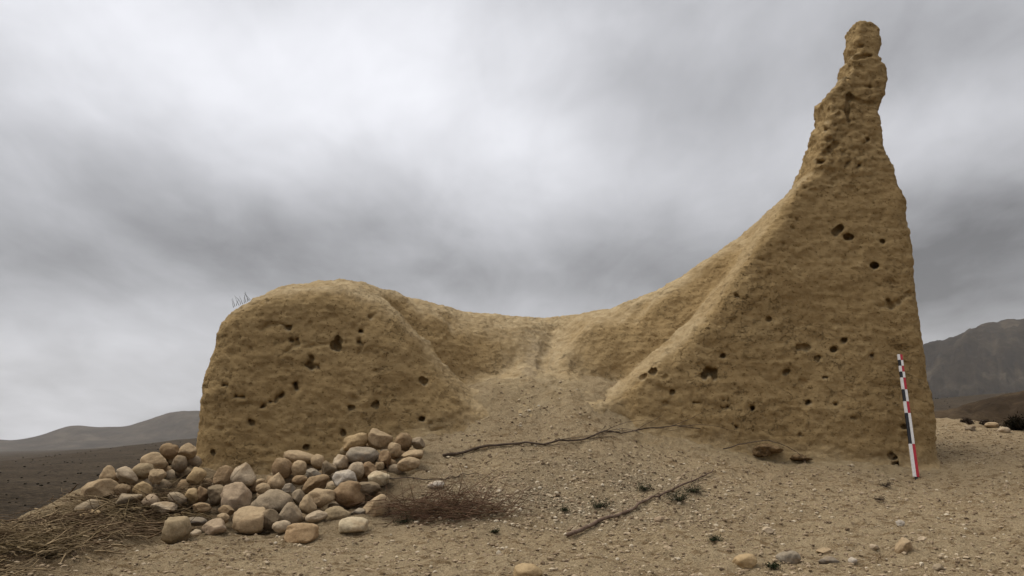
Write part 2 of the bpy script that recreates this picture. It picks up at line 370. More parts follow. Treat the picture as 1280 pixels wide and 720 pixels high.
def ground_z(x, y, detail=True):
    x = np.asarray(x, float); y = np.asarray(y, float); sh = x.shape; x = x.ravel(); y = y.ravel()
    m = 1-sstep(sdpoly(MOUND, x, y)/4.2)
    z = plain_z(x, y); k = m > 0
    xm = np.clip(x[k], -6.5, 15); ym = np.clip(y[k], -2, 24)
    zm = g_tps(xm, ym)
    z[k] = z[k]*(1-m[k])+zm*m[k]
    if detail:
        q = np.c_[x, y, np.zeros_like(x)]
        z += m*(.05*fbm(q*.9, 3)+.026*fbm(q*3.7+5, 3, .6)+.022*fbm(q*11, 2, .7))
        r = np.hypot(x, y); far = (1-m)*np.clip((r-8)/60, 0, 1)
        z += far*(1.2*fbm(q*.02, 4)+.25*fbm(q*.2, 3))
    return z.reshape(sh), m.reshape(sh)
def gz(x, y): return float(ground_z(np.array([x]), np.array([y]))[0][0])
def axis(core0, core1, st, lim, g=1.11):
    c = list(np.arange(core0, core1, st)); a = []; v = core0; s = st
    while v > -lim: s *= g; v -= s; a.append(v)
    bb = []; v = c[-1]; s = st
    while v < lim: s *= g; v += s; bb.append(v)
    return np.array(a[::-1]+c+bb)
gx = axis(-6.2, 9.0, .036, 4000, 1.07); gy = axis(6.0, 14.2, .036, 4000, 1.07)
XX, YY = np.meshgrid(gx, gy, indexing='ij'); ZZ, MM = ground_z(XX, YY)
nx, ny = XX.shape; idx = np.arange(nx*ny).reshape(nx, ny)
fq = np.stack([idx[:-1, :-1], idx[1:, :-1], idx[1:, 1:], idx[:-1, 1:]], -1).reshape(-1, 4)
ground = mesh('ground', np.c_[XX.ravel(), YY.ravel(), ZZ.ravel()], fq, m_ground); tag(ground, kind='structure')
attr(ground, 'mound', MM.ravel())
def region(x, y, pts):   # gaussians (px,py,d,sx,sy,amp)
    s = np.zeros(x.shape)
    for px, py, d, sx, sy, a in pts:
        p = P(px, py, d); s = np.maximum(s, a*np.exp(-((x-p[0])/sx)**2-((y-p[1])/sy)**2))
    return s
nz = fbm(np.c_[XX.ravel()*1.6, YY.ravel()*1.6, 0*XX.ravel()], 4, .65).reshape(XX.shape)
gr = region(XX, YY, [(690, 625, 9.8, 1.9, .9, .85), (780, 600, 10.7, 1.6, .8, .7), (668, 500, 12.7, .22, .7, .9), (580, 625, 9.6, 1.3, .8, .7), (640, 575, 11.2, 1.3, .5, .35)])
ww = region(XX, YY, [(672, 478, 13.2, 1.1, .8, 1), (800, 530, 12.7, .6, .45, .8), (585, 505, 12.4, .6, .5, .8), (1000, 575, 12.5, 2.6, .3, .8)]); attr(ground, 'wallwash', np.clip(ww*(1.1+.5*nz), 0, 1).ravel())
attr(ground, 'gravelly', np.clip(gr*(1+.9*nz), 0, 1).ravel())
br = np.clip(region(XX, YY, [(100, 645, 8.9, 1.1, .8, 1.2), (10, 685, 7.6, .8, .7, 1.3), (-80, 700, 7.2, 1.2, 1, 1.2), (230, 610, 9.8, 1.3, 1.2, .9), (340, 620, 9.5, 1.2, 1.0, .8), (430, 610, 9.8, 1.0, .8, .8), (555, 640, 9.2, .6, .35, .9)]), 0, 1)  # dark litter under brush, and painted shade in the gaps of the stone heap
attr(ground, 'brush_gap_shade', np.clip(br*(1.1+.5*nz), 0, 1).ravel())

# ------------------------------------------------------------------ the ruined earth wall
DL, DR = 11.95, 12.6
R_OUT = [(1172,640),(1170,600),(1168,560),(1163,500),(1155,450),(1147,400),(1142,350),(1134,290),(1125,250),(1112,210),(1103,185),(1098,155),(1095,138),
 (1104,120),(1109,100),(1107,88),(1097,71),(1101,55),(1097,36),(1086,27),(1070,27),(1057,36),(1055,52),(1059,66),(1048,74),(1047,92),(1032,106),
 (1022,122),(1022,142),(1016,158),(1010,185),(1000,215),(990,240),(958,288),(930,326),(908,358),(880,400),(840,434),(801,462),(780,490),(774,520),(772,560),(770,640)]
L_OUT = [(244,660),(245,600),(246,560),(249,510),(250,480),(258,458),(268,430),(276,403),(288,390),(310,378),(330,368),(345,364),(380,361),(415,357),(432,358),
 (462,376),(492,398),(516,425),(540,458),(562,490),(574,515),(570,545),(560,660)]
Rp = [P(a, b_, DR+.34)[[0, 2]] for a, b_ in R_OUT]; Rp = [np.array((P(a, b_, DR+.78)[0] if 30 < b_ < 236 and a < 1062 else q_[0], q_[1])) for (a, b_), q_ in zip(R_OUT, Rp)]; Lp = [P(a, b_, DL+.36)[[0, 2]] for a, b_ in L_OUT]
tp = [P(*a) for a in [(1040,180,14.6),(1000,230,14.6),(960,270,14.6),(930,293,14.6),(900,314,14.6),(860,339,14.6),(820,363,14.6),(780,379,14.6),(740,389,14.85),(700,395,15.2),
 (650,396,15.2),(600,391,14.85),(560,385,14.6),(520,377,14.5),(480,367,14.3),(450,357,13.9),(427,350,13.5),(380,362,12.9),(340,367,12.8),(310,380,12.8),(280,405,12.7),
 (462,384,12.1),(492,408,12.1),(516,435,12.1),(540,468,12.1),(562,500,12.1),(385,372,12.1),(320,385,12.1),
 (510,395,12.9),(540,425,12.8),(560,455,12.7),
 (930,338,12.8),(908,370,12.8),(880,410,12.8),(840,444,12.8),(799,472,12.8),(958,298,12.85),
 (905,335,13.6),(880,360,13.55),(850,388,13.5),(820,414,13.45),(785,444,13.4),(750,470,13.4),(720,474,13.35),
 (895,324,14.0),(865,352,13.9),(835,378,13.75),(800,402,13.75),(765,430,13.65),(730,450,13.6),(770,398,14.1),(730,412,14.05),
 (500,392,12.75),(525,420,12.8),(548,452,12.8),(575,472,13.15),(600,474,13.3),(630,472,13.35),
 (505,378,13.4),(530,402,13.35),(552,430,13.25),(580,452,13.42),(610,458,13.6),(560,402,13.85),(600,420,13.95),
 (672,472,13.2),(679,448,13.85),(686,425,14.45),(691,408,14.9),(655,440,13.95),(715,430,14.2)]]
for a in [(1000,230),(900,314),(800,371),(540,380),(400,360),(300,380)]:
    p = P(*a, 14.6); tp.append((p[0], 15.4, p[2]-.25)); tp.append((p[0], 17.0, p[2]-1.9))
for a in [(640,396),(700,395)]: p = P(*a, 15.2); tp.append((p[0], 15.8, p[2]-.2)); tp.append((p[0], 17.2, p[2]-1.6))
t_tps = TPS(tp, .003)
VX = .027
ax = np.arange(-5.6, 7.5, VX); ay = np.arange(11.2, 16.4, VX); az = np.arange(.35, 9.35, VX)
nx, ny, nz_ = len(ax), len(ay), len(az)
gX, gY = np.meshgrid(ax, ay, indexing='ij'); sX, sZ = np.meshgrid(ax, az, indexing='ij')
T = t_tps(gX, gY)
def groove(pts, wd, dp):
    global T
    pts = [P(*p)[:2] for p in pts]; dm = np.full(gX.shape, 1e9)
    for a, e in zip(pts[:-1], pts[1:]):
        q_ = e-a; tt = np.clip(((gX-a[0])*q_[0]+(gY-a[1])*q_[1])/(q_@q_), 0, 1); dm = np.minimum(dm, np.hypot(gX-a[0]-q_[0]*tt, gY-a[1]-q_[1]*tt))
    T = T-dp*np.exp(-(dm/wd)**2)
groove([(905,332,13.7), (865,365,13.62), (820,402,13.58), (775,436,13.55), (745,462,13.5)], .24, .58)
groove([(505,382,13.2), (530,412,13.2), (558,445,13.25), (590,466,13.4)], .26, .56)
groove([(672,474,13.1), (680,440,13.9), (691,405,14.9)], .09, .10)
groove([(620,470,13.5), (640,440,13.85)], .13, .12); groove([(735,465,13.5), (725,435,13.8)], .13, .12); groove([(560,400,13.9), (575,440,13.5)], .12, .12); groove([(800,385,14.1), (775,430,13.7)], .12, .12)
q_ = np.c_[gX.ravel()*1.7, gY.ravel()*.9, 0*gX.ravel()]; T += (.085*fbm(q_, 3, .6)*np.exp(-((gY-13.8).ravel()/.42)**2)).reshape(T.shape)
dTx, dTy = np.gradient(T, VX); Tn = np.sqrt(1+np.clip(dTx**2+dTy**2, 0, 9))
GG = ground_z(gX, gY, False)[0]
dR = sdpoly(Rp, sX, sZ).astype(np.float32)[:, None, :]; dL = sdpoly(Lp, sX, sZ).astype(np.float32)[:, None, :]
y3 = ay.astype(np.float32)[None, :, None]; z3 = az.astype(np.float32)[None, None, :]; x3 = ax.astype(np.float32)[:, None, None]
def yfR(z): return DR + .035*(z-1.3)
def yfL(z): return DL + .06*(z-1.3)
# right block and tower
kz = np.clip((z3-1.3)/7, 0, 1)
back = yfR(z3)+2.3*(1-kz)**1.2+.62
kk = (.42-.34*np.clip(kz*1.15, 0, 1)).astype(np.float32)
f = smax(smax(yfR(z3)-y3, y3-back, .25), dR, kk)
back = yfL(z3)+2.2-.25*(z3-1.3)
fl = smax(smax(yfL(z3)-y3, y3-back, .3), dL, .45)
f = np.minimum(f, fl).astype(np.float32); del fl
# the eroded body between them
f1 = ((z3-T.astype(np.float32)[:, :, None])/Tn.astype(np.float32)[:, :, None])
xr = np.interp(az, [0, 3, 6, 9], [6.2, 6.1, 5.8, 5.4]).astype(np.float32)[None, None, :]
yl = np.interp(ax, [-5.5, -2.2, -1.3, -.8, 1.2, 1.8, 7], [12.3, 12.3, 12.3, 12.1, 12.45, 12.8, 12.9]).astype(np.float32)[:, None, None]
f1 = smax(f1, np.maximum(np.maximum(yl-y3, y3-16.2), np.maximum(x3-xr, -4.5-x3)), .2)
f = smin(f, f1.astype(np.float32), .16); del f1
# carved holes, clefts and pocks
def carve(a, bb, r, k=.03):
    a = np.array(a); bb = np.array(bb); lo = np.minimum(a, bb)-r-.1; hi = np.maximum(a, bb)+r+.1
    i0 = [max(0, int((lo[q]-o[0])/VX)) for q, o in enumerate((ax, ay, az))]; i1 = [max(0, int((hi[q]-o[0])/VX)+2) for q, o in enumerate((ax, ay, az))]
    sl_ = tuple(slice(p_, q_) for p_, q_ in zip(i0, i1)); sub = f[sl_]
    if sub.size == 0: return
    xs = ax[sl_[0]][:, None, None]; ys = ay[sl_[1]][None, :, None]; zs = az[sl_[2]][None, None, :]
    e = bb-a; tt = np.clip(((xs-a[0])*e[0]+(ys-a[1])*e[1]+(zs-a[2])*e[2])/(e@e+1e-9), 0, 1)
    d = np.sqrt((xs-a[0]-e[0]*tt)**2+(ys-a[1]-e[1]*tt)**2+(zs-a[2]-e[2]*tt)**2)
    f[sl_] = smax(sub, (r-d).astype(np.float32), k)
def face_d(px, py):
    for it in range(3):
        d = DR if px > 700 else DL
        z = P(px, py, d)[2]; d = yfR(z) if px > 700 else yfL(z)
    return d
def hole(px, py, rp, depth=.16):
    d = face_d(px, py); r = max(rp*mpp(d)*.82, .028)
    for q in range(3):
        jx, jz = (0, 0) if q == 0 else (random.gauss(0, .55*r), random.gauss(0, .45*r)); rr = r*(.82 if q == 0 else random.uniform(.4, .8))
        a = P(px, py, d-.1); e = P(px, py, d+depth*random.uniform(.6, 1)); e[0] += random.uniform(-.05, .05); e[2] += random.uniform(0, .06)
        sh = np.array([jx, 0, jz]); carve(a+sh, e+sh, rr, .035)
HOLES = [(888,466,9,.22),(880,472,7,.2),(894,474,6,.15),(903,447,3.2,.15),(1055,427,3.4,.15),(1043,439,3,.15),(1088,447,3.2,.15),(1094,334,4,.2),(1104,302,3,.12),(1050,287,4.5,.16),(1060,296,5,.14),(1044,292,4,.1),
 (922,372,4,.1),(1004,435,4,.08),(998,436,3,.06),(1011,437,3,.06),(1030,473,3,.12),(1013,506,4,.18),(939,511,3.6,.18),(908,501,3,.14),(906,512,3,.14),(818,465,3.6,.16),(803,472,3.6,.16),(839,494,3,.14),(922,536,3.2,.14),(890,557,3.4,.12),
 (1119,581,5,.2),(1117,575,3,.15),(1046,506,3,.12),(1114,385,3.5,.1),(1108,378,3,.08),(983,467,2.8,.1),(1066,525,2.8,.1),(960,400,2.6,.1),(870,505,2.6,.1),(1021,450,2.6,.1),(1130,535,3,.1),(1000,545,3,.08),
 (298,497,6,.22),(329,509,3.6,.14),(340,504,2.8,.1),(346,500,2.8,.1),(353,495,3.4,.14),(371,483,5.2,.2),(389,459,5,.16),(384,457,4,.1),(397,460,4,.1),(391,450,3.6,.1),(420,435,5.5,.2),(423,427,3.6,.12),(452,415,3.6,.14),(360,412,3.5,.14),(533,477,4,.16),(530,466,3,.1),(528,525,4.2,.16),
 (469,507,3,.12),(314,530,3.6,.14),(282,483,3,.1),(255,474,3.4,.1),(428,544,3.2,.12),(377,365,4,.1),(384,364,3.5,.08),(332,380,4,.08),(325,382,3.5,.08),(381,562,3,.12),(269,567,3,.12),(465,400,3.6,.12),(451,432,3.4,.1),(439,511,2.6,.1),(366,428,3.2,.1),(372,433,3,.08),
 (1038,150,5,.1),(1030,165,4,.1),(1012,215,5,.1),(1005,222,4,.1),(1024,205,4,.1),(1082,178,4,.08),(1060,206,4,.08),(1071,208,4,.07),(1040,190,3.6,.08),(1085,110,3,.06),(1078,60,3,.05)]
for h in HOLES: hole(*h)
def cleft(pts, rp, sink=.02):
    q = []
    for px, py in pts: d = face_d(px, py); q.append(P(px, py, d+sink))
    for a, e in zip(q[:-1], q[1:]): carve(a, e, rp*mpp(DR), .04)
cleft([(1053,64),(1057,72),(1059,84),(1058,104),(1060,122)], 4.6, .10); cleft([(1060,120),(1058,140),(1060,152)], 3.2, .05)
cleft([(1058,68),(1070,73),(1088,70)], 2.3, .04); cleft([(1064,82),(1080,86)], 2); cleft([(1030,108),(1040,118),(1034,132)], 3)
cleft([(1062,122),(1078,128),(1094,130)], 2.2); cleft([(327,413),(335,406),(350,404),(358,412)], 1.9); cleft([(1100,384),(1112,382),(1124,377),(1138,366)], 2.2)
cleft([(355,442),(366,434),(372,424)], 1.6); cleft([(450,425),(452,436),(448,442)], 1.8); cleft([(380,434),(400,432),(412,430)], 1.4); cleft([(298,405),(300,422)], 1.5)
cleft([(530,545),(545,538),(560,535)], 3.4); cleft([(885,560),(905,566),(930,570),(948,574)], 2.8, .0); cleft([(985,577),(1010,576)], 2.4, 0); cleft([(1060,583),(1100,590)], 2.2, 0)
for (x0, x1, y0, y1, n_, r0, r1) in [(1003,1050,125,240,40,2.4,4.6),(1060,1094,40,120,9,2,3),(1010,1100,150,260,10,2,3),(300,520,400,560,9,1.6,2.4),(850,1140,300,560,16,1.6,2.4),(785,840,470,545,14,1.8,3.2),(510,560,440,540,7,2,3),(260,300,400,560,5,1.8,3),(925,1000,240,330,12,2,3.6)]:
    for _ in range(n_): hole(random.uniform(x0, x1), random.uniform(y0, y1), random.uniform(r0, r1), random.uniform(-.03, .03))
# flare into the ground
f = smin(f, (z3-GG.astype(np.float32)[:, :, None]+.07).astype(np.float32), .22)
def surface_nets(f):
    s = f < 0; nx, ny, nz = f.shape
    c = np.zeros((nx-1, ny-1, nz-1), np.uint8)
    for i in (0, 1):
        for j in (0, 1):
            for k in (0, 1): c += s[i:nx-1+i, j:ny-1+j, k:nz-1+k]
    act = np.argwhere((c > 0) & (c < 8)); vid = np.full(c.shape, -1, np.int32); vid[tuple(act.T)] = np.arange(len(act))
    acc = np.zeros((len(act), 3)); cnt = np.zeros(len(act))
    cor = [(i, j, k) for i in (0, 1) for j in (0, 1) for k in (0, 1)]
    for a in cor:
        for q in range(3):
            if a[q]: continue
            e = list(a); e[q] = 1
            fa = f[act[:, 0]+a[0], act[:, 1]+a[1], act[:, 2]+a[2]]; fb = f[act[:, 0]+e[0], act[:, 1]+e[1], act[:, 2]+e[2]]
            m = (fa < 0) != (fb < 0); tt = np.where(m, fa/(fa-fb+1e-20), 0)
            pt = np.tile(np.array(a, float), (len(act), 1)); pt[:, q] += tt
            acc += pt*m[:, None]; cnt += m
    v = act+acc/cnt[:, None]; quads = []
    for q in range(3):
        o1, o2 = [(1, 2), (2, 0), (0, 1)][q]
        A = s[tuple(slice(0, -1) if w == q else slice(1, -1) for w in range(3))]; B = s[tuple(slice(1, None) if w == q else slice(1, -1) for w in range(3))]
        e = np.argwhere(A != B); flip = A[tuple(e.T)]
        e = e+np.array([0 if w == q else 1 for w in range(3)]); d1 = np.zeros(3, int); d1[o1] = 1; d2 = np.zeros(3, int); d2[o2] = 1
        cs = [e-d1-d2, e-d2, e, e-d1]
        qd = np.stack([vid[tuple(w.T)] for w in cs], 1); qd[~flip] = qd[~flip][:, ::-1]; quads.append(qd)
    return v, np.concatenate(quads)
v, q = surface_nets(f); q = q[(q >= 0).all(1)]
ii = v.astype(int); gi = np.zeros_like(v)
for w in range(3):
    hi = ii.copy(); hi[:, w] = np.minimum(hi[:, w]+2, f.shape[w]-1); lo = ii.copy(); lo[:, w] = np.maximum(lo[:, w]-1, 0)
    gi[:, w] = f[tuple(hi.T)]-f[tuple(lo.T)]
nrm = gi/(np.linalg.norm(gi, axis=1)[:, None]+1e-9); del f
v = np.c_[ax[0]+v[:, 0]*VX, ay[0]+v[:, 1]*VX, az[0]+v[:, 2]*VX]
gzv = ground_z(v[:, 0], v[:, 1], False)[0]; keep = v[:, 2] > gzv-.12
q = q[keep[q].any(1)]; used = np.zeros(len(v), bool); used[q.ravel()] = True; remap = np.cumsum(used)-1
v = v[used]; nrm = nrm[used]; q = remap[q]; gzv = gzv[used]
rough = 1+.6*np.exp(-((v[:, 0]-5.3)/1.0)**2)*sstep((v[:, 2]-5.5)/1.5)
steep = 1-np.clip(nrm[:, 2], 0, 1)
lowf = 1-.7*sstep((v[:, 2]-6)/1.5)
up_ = np.clip(nrm[:, 2], 0, 1)
dsp = .06*lowf*fbm(v*.9, 3)+.019*rough**2*fbm(v*3.1+3, 3, .6)+.015*rough**1.6*fbm(v*10, 4, .7)+.012*up_*np.maximum(fbm(v*8+4, 3, .7), -.2)
dsp += steep*(.008*perlin(v*np.array([1.3, 1.3, 11]))+.006*perlin(v*np.array([4, 4, 19])+9))
pt_ = perlin(v*6.5+50); dsp -= .022*sstep((pt_-.45)/.3)*steep; pt_ = perlin(v*12+70); dsp -= .018*sstep((pt_-.5)/.3)
rid = np.abs(perlin(v*2.4+31)); dsp -= .014*np.exp(-(rid/.05)**2)*steep*sstep(perlin(v*1.1+8)*3)
fade = sstep((v[:, 2]-gzv+.06)/.12)
v = v+nrm*(dsp*fade)[:, None]
wall = mesh('ruined_earth_wall', v, q, m_wall)
tag(wall, 'ruined rammed-earth wall with an eroded saddle and a tall tapering spire at its right end', 'ruined wall')
up = np.clip((nrm[:, 2]-.45)/.33, 0, 1)  # dust on flatter slopes; the cutoff also paints the steep hollows darker, as shade
dust_light = up*np.clip(1.0+.6*fbm(v*2, 3), 0, 1)*np.clip(1.2-.5*sstep((v[:, 2]-6.5)/2), 0, 1)
lit_path = np.exp(-((v[:, 0]-.42-.25*(v[:, 2]-2.8))/(.72-.22*np.clip(v[:, 2]-2.8, 0, 1.5)))**2)*(v[:, 1] > 12.6)*(v[:, 1] < 15.6); dust_light = np.maximum(dust_light, np.clip(lit_path*1.3, 0, 1)*np.clip(1+.4*fbm(v*3, 3), 0, 1))  # lighter wedge painted up the central track, as if lit
dust_light = np.maximum(dust_light, sstep((.35-(v[:, 2]-gzv))/.35)*.55*np.clip(1+fbm(v*3, 3), 0, 1.4)); attr(wall, 'dust', np.clip(dust_light, 0, 1)*.9)
pc = P(672, 480, 13.3); pg = np.exp(-((v[:, 0]-pc[0]-.02*(v[:, 2]-2.6))/.22)**2)*np.exp(-((v[:, 2]-3.0)/.8)**2)*(v[:, 1] > 12.9)
attr(wall, 'grey', np.clip(pg*(.55+.9*fbm(v*4, 4, .65)), 0, .6))
WV, WN = v, nrm
print('wall verts', len(v))

# ------------------------------------------------------------------ far hills
def hillrange(name, pts, r0, depth, mat, n=500, m=60, amp=.12, base=-8, seed=0., sc=3.):
    us = np.array([(p[0]-640)/F for p in pts]); es = np.array([(560-p[1])/F for p in pts])*1.0
    u = np.linspace(us[0], us[-1], n); e = np.interp(u, us, es)
    e = np.convolve(np.pad(e, 2, 'edge'), np.ones(5)/5, 'valid')
    w = np.linspace(0, 1, m); U, Wd = np.meshgrid(u, w, indexing='ij')
    prof = np.where(Wd < .5, sstep(Wd/.5)**.85*.999, 1-.9*sstep((Wd-.5)/.5))
    r = r0+(Wd-.5)*depth; H = (EYE+r0*e[:, None])-base
    # py->elevation exact
    nse = fbm(np.c_[(U*sc*4).ravel()+seed, (Wd*sc).ravel(), np.zeros(U.size)], 5, .55).reshape(U.shape)
    U2 = U+.05*fbm(np.c_[(U*12).ravel(), (Wd*5).ravel(), 0*U.ravel()], 3).reshape(U.shape)
    rg = 1-np.abs(fbm(np.c_[(U2*sc*4+Wd*2.3).ravel()+seed, (Wd*sc*2.4-U2*3).ravel(), np.ones(U.size)], 4, .5).reshape(U.shape))*2
    Zz = base+H*prof+H*amp*(nse+.6*rg-.4)*np.sin(np.pi*np.clip(Wd/.5, 0, 1))*(Wd < .5)
    Zz += H*.015*fbm(np.c_[(U*60).ravel()+seed, (Wd*20).ravel(), np.zeros(U.size)], 4, .6).reshape(U.shape)
    V = np.c_[(U*r).ravel(), r.ravel(), Zz.ravel()]
    i = np.arange(n*m).reshape(n, m); ff = np.stack([i[:-1, :-1], i[1:, :-1], i[1:, 1:], i[:-1, 1:]], -1).reshape(-1, 4)
    o = mesh(name, V, ff, mat); tag(o, kind='structure'); return o
hillrange('hills', [(-700,560),(-400,545),(-200,556),(-60,550),(0,549),(30,551),(60,545),(85,536),(100,532),(130,535),(165,534),(190,526),(215,517),(245,515),(330,520),(450,500),(600,510),(760,490),(900,500),(1000,510),(1150,540),(1500,560)], 2600, 1100, m_hill, seed=2.)
hillrange('mountain', [(950,520),(1040,480),(1100,455),(1150,437),(1180,429),(1200,423),(1215,414),(1240,408),(1262,402),(1280,401),(1340,392),(1420,410),(1520,380),(1700,420),(1900,470),(2200,540)], 1500, 1000, m_mount, seed=9., amp=.16)
hillrange('low_hill', [(1000,545),(1100,530),(1180,514),(1230,500),(1280,489),(1400,480),(1600,500),(1900,540)], 150, 90, m_rise, n=300, m=50, amp=.1, base=-6, seed=4.)

# ------------------------------------------------------------------ generic shape makers
import bmesh
def ico(sub):
    bm = bmesh.new(); bmesh.ops.create_icosphere(bm, subdivisions=sub, radius=1); vv = np.array([w.co[:] for w in bm.verts]); ff = np.array([[x.index for x in w.verts] for w in bm.faces]); bm.free(); return vv, ff
ICO1, ICO2, ICO3 = ico(1), ico(2), ico(4)
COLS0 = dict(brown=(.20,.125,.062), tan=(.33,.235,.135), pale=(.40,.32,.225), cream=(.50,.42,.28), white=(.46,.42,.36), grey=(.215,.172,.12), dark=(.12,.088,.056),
            olive=(.23,.175,.10), yellow=(.35,.24,.115), pink=(.30,.22,.15), rust=(.20,.118,.058), orange=(.31,.195,.095), blue=(.20,.183,.152), slate=(.15,.135,.118))
COLS = {k: tuple(np.array(c_)*.72+np.array((.27, .20, .125))*.28*min(1.3, sum(c_)/.55+.25)) for k, c_ in COLS0.items()}
RM = {}
def rock_mat(cn):
    if cn in RM: return RM[cn]
    m, t, b = new_mat('stone_'+cn, .85); k = np.array(COLS[cn])
    oi = t.nodes.new('ShaderNodeObjectInfo'); tcn = t.nodes.new('ShaderNodeTexCoord')
    ad = t.nodes.new('ShaderNodeVectorMath'); ad.operation = 'ADD'; t.links.new(tcn.outputs['Object'], ad.inputs[0]); t.links.new(oi.outputs['Location'], ad.inputs[1])
    v_ = ad.outputs[0]
    c = ramp(t, tnoise(t, 7, 5, .6, v_), [(.3, tuple(k*.62)), (.5, tuple(k)), (.72, tuple(np.minimum(k*1.3+.02, .8)))])
    c = mix(t, .4, c, ramp(t, tnoise(t, 38, 5, .7, v_), [(.35, tuple(k*.5)), (.52, tuple(k*1.05)), (.72, tuple(np.minimum(k*1.5+.03, .8)))]))
    st = ramp(t, tnoise(t, 4, 3, .6, v_), [(.55, (0, 0, 0)), (.68, (1, 1, 1))]); c = mix(t, st, c, mix(t, .5, c, (.26, .17, .09)))
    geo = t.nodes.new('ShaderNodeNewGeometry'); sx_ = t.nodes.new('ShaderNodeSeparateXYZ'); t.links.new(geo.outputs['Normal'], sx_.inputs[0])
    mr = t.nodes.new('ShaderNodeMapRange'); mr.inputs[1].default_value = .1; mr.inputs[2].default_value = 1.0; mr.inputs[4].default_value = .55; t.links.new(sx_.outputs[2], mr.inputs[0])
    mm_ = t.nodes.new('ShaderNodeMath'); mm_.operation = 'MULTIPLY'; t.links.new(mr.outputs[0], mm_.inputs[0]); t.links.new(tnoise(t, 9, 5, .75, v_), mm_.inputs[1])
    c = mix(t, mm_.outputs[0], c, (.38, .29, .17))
    t.links.new(c, b.inputs['Base Color']); bump(t, b, [(tnoise(t, 22, 6, .7, v_), .7, .02), (tnoise(t, 90, 4, .7, v_), .6, .005)]); RM[cn] = m; return m
def rockmesh(w, h, dp, shape, base=ICO3):
    v, ff = base; v = v.copy(); r = rng
    if shape in 'b': v = np.sign(v)*np.abs(v)**.62; v /= np.abs(v).max()*.94
    if shape in 'aqp' or r.random() < .8:
        n = {'a': 9, 'q': 6, 'p': 4, 'b': 4}.get(shape, 4)
        for _ in range(n):
            d = r.normal(size=3); d /= np.linalg.norm(d); off = r.uniform(.58, .86); s = v@d-off
            v -= np.maximum(s, 0)[:, None]*d*.93
    if shape == 'p': v[:, 0] *= np.clip(1.12-.55*np.clip(v[:, 2]+.2, 0, 2), .2, 2); v[:, 1] *= np.clip(1.1-.4*np.clip(v[:, 2], 0, 2), .3, 2)
    if shape == 'q':
        k = (v[:, 0]+1)/2; v[:, 2] = np.where(v[:, 2] > -.3, -.3+(v[:, 2]+.3)*(.25+.95*k), v[:, 2])
    if shape == 'h': v[:, 2] = np.where(v[:, 2] < 0, v[:, 2]*(.5+.3*np.abs(v[:, 0])), v[:, 2]*(1+.15*np.cos(v[:, 0]*3)))
    sd_ = r.uniform(0, 90)
    nn = v/(np.linalg.norm(v, axis=1)[:, None]+1e-6)
    v = v+nn*(.13*fbm(v*1.1+sd_, 2)+.045*fbm(v*3.2+sd_, 3, .6)+(.02*fbm(v*9+sd_, 2) if base is ICO3 else 0))[:, None]
    for a in range(3): v[:, a] -= (v[:, a].max()+v[:, a].min())/2; v[:, a] /= (v[:, a].max()-v[:, a].min())/2
    return v*np.array([w, dp, h])/2, ff
def ray_ground(px, py, dmin=6, dmax=20):
    ds = np.linspace(dmin, dmax, 400); p = np.array([P(px, py, d) for d in ds]); g = ground_z(p[:, 0], p[:, 1])[0]
    k = np.argmax(p[:, 2] <= g); return ds[k] if (p[:, 2] <= g).any() else dmax
def put_rock(px, py, w, h, tilt, cn, shape, label, group):
    d = rdepth(px, py)
    loose = d is None or px < 60
    if d is None: d = ray_ground(px, py+h*.28)
    s = mpp(d)*1.04; W_, H_ = w*s, h*s; dp = (W_*.6+H_*.5)*rng.uniform(.85, 1.1)
    if shape == 'f': dp = W_*.8
    vv, ff = rockmesh(W_, H_*(1.1 if loose else 1.05), dp, shape)
    yaw = rng.uniform(-.25, .25)
    R = (Matrix.Rotation(math.radians(-tilt), 3, 'Y') @ Matrix.Rotation(yaw, 3, 'Z'))
    o = mesh('stone' if min(w, h) < 22 else 'boulder', vv@np.array(R).T, ff, rock_mat(cn)); o.location = P(px, py, d)
    if loose and px > 60: o.location.z = max(o.location.z, gz(o.location.x, o.location.y)+H_*.1)
    tag(o, label, 'stone' if min(w, h) < 22 else 'boulder', group); return o
for i, r_ in enumerate(ROCKS):
    put_rock(*r_, 'stones heaped at the foot of the wall' if i < N_PILE-1 else 'loose stones lying on the ground')
# stones deeper in the heap, seen in the gaps
FILL = 0
for i, (px, py, w, h, tl, cn, sh, lb) in enumerate(ROCKS[:N_PILE-1]):
    if px > 60 and (py < 650 and h > 15):
        for k in range(2):
            fc = random.choice(['brown', 'tan', 'grey', 'dark', 'olive', 'brown', 'pale']); x_ = px+(k*2-1)*random.uniform(.2, .6)*w; y_ = py+random.uniform(.45, .75)*h; s_ = random.uniform(15, 24)
            if y_ > 652 or (px < 130 and x_ < px) or x_ > 505: continue
            d = rdepth(px, min(py, 689))+.16; vv, ff = rockmesh(s_*mpp(d)*1.1, s_*mpp(d)*.8, s_*mpp(d), random.choice('ra'), ICO2)
            o = mesh('stone', vv, ff, rock_mat(fc)); o.location = P(x_, y_, d); o.rotation_euler = (0, random.uniform(-.5, .5), 0)
            hp = re.split(r' (?:at|near|atop|tucked|wedged|tilted|beside|shaded|left|right|lying|half|touching|leaning|standing|immediately|just|on|resting|behind|sunk|directly|in|under|above|between|balanced|to|sloping|nestled|below|with|from|of|by|that|around|and)\b', lb)[0].rstrip(',')
            tag(o, f'{fc} cobble half hidden {"left" if k == 0 else "right"} under the {hp}'[:110], 'stone', 'cobbles wedged deeper in the stone heap'); FILL += 1

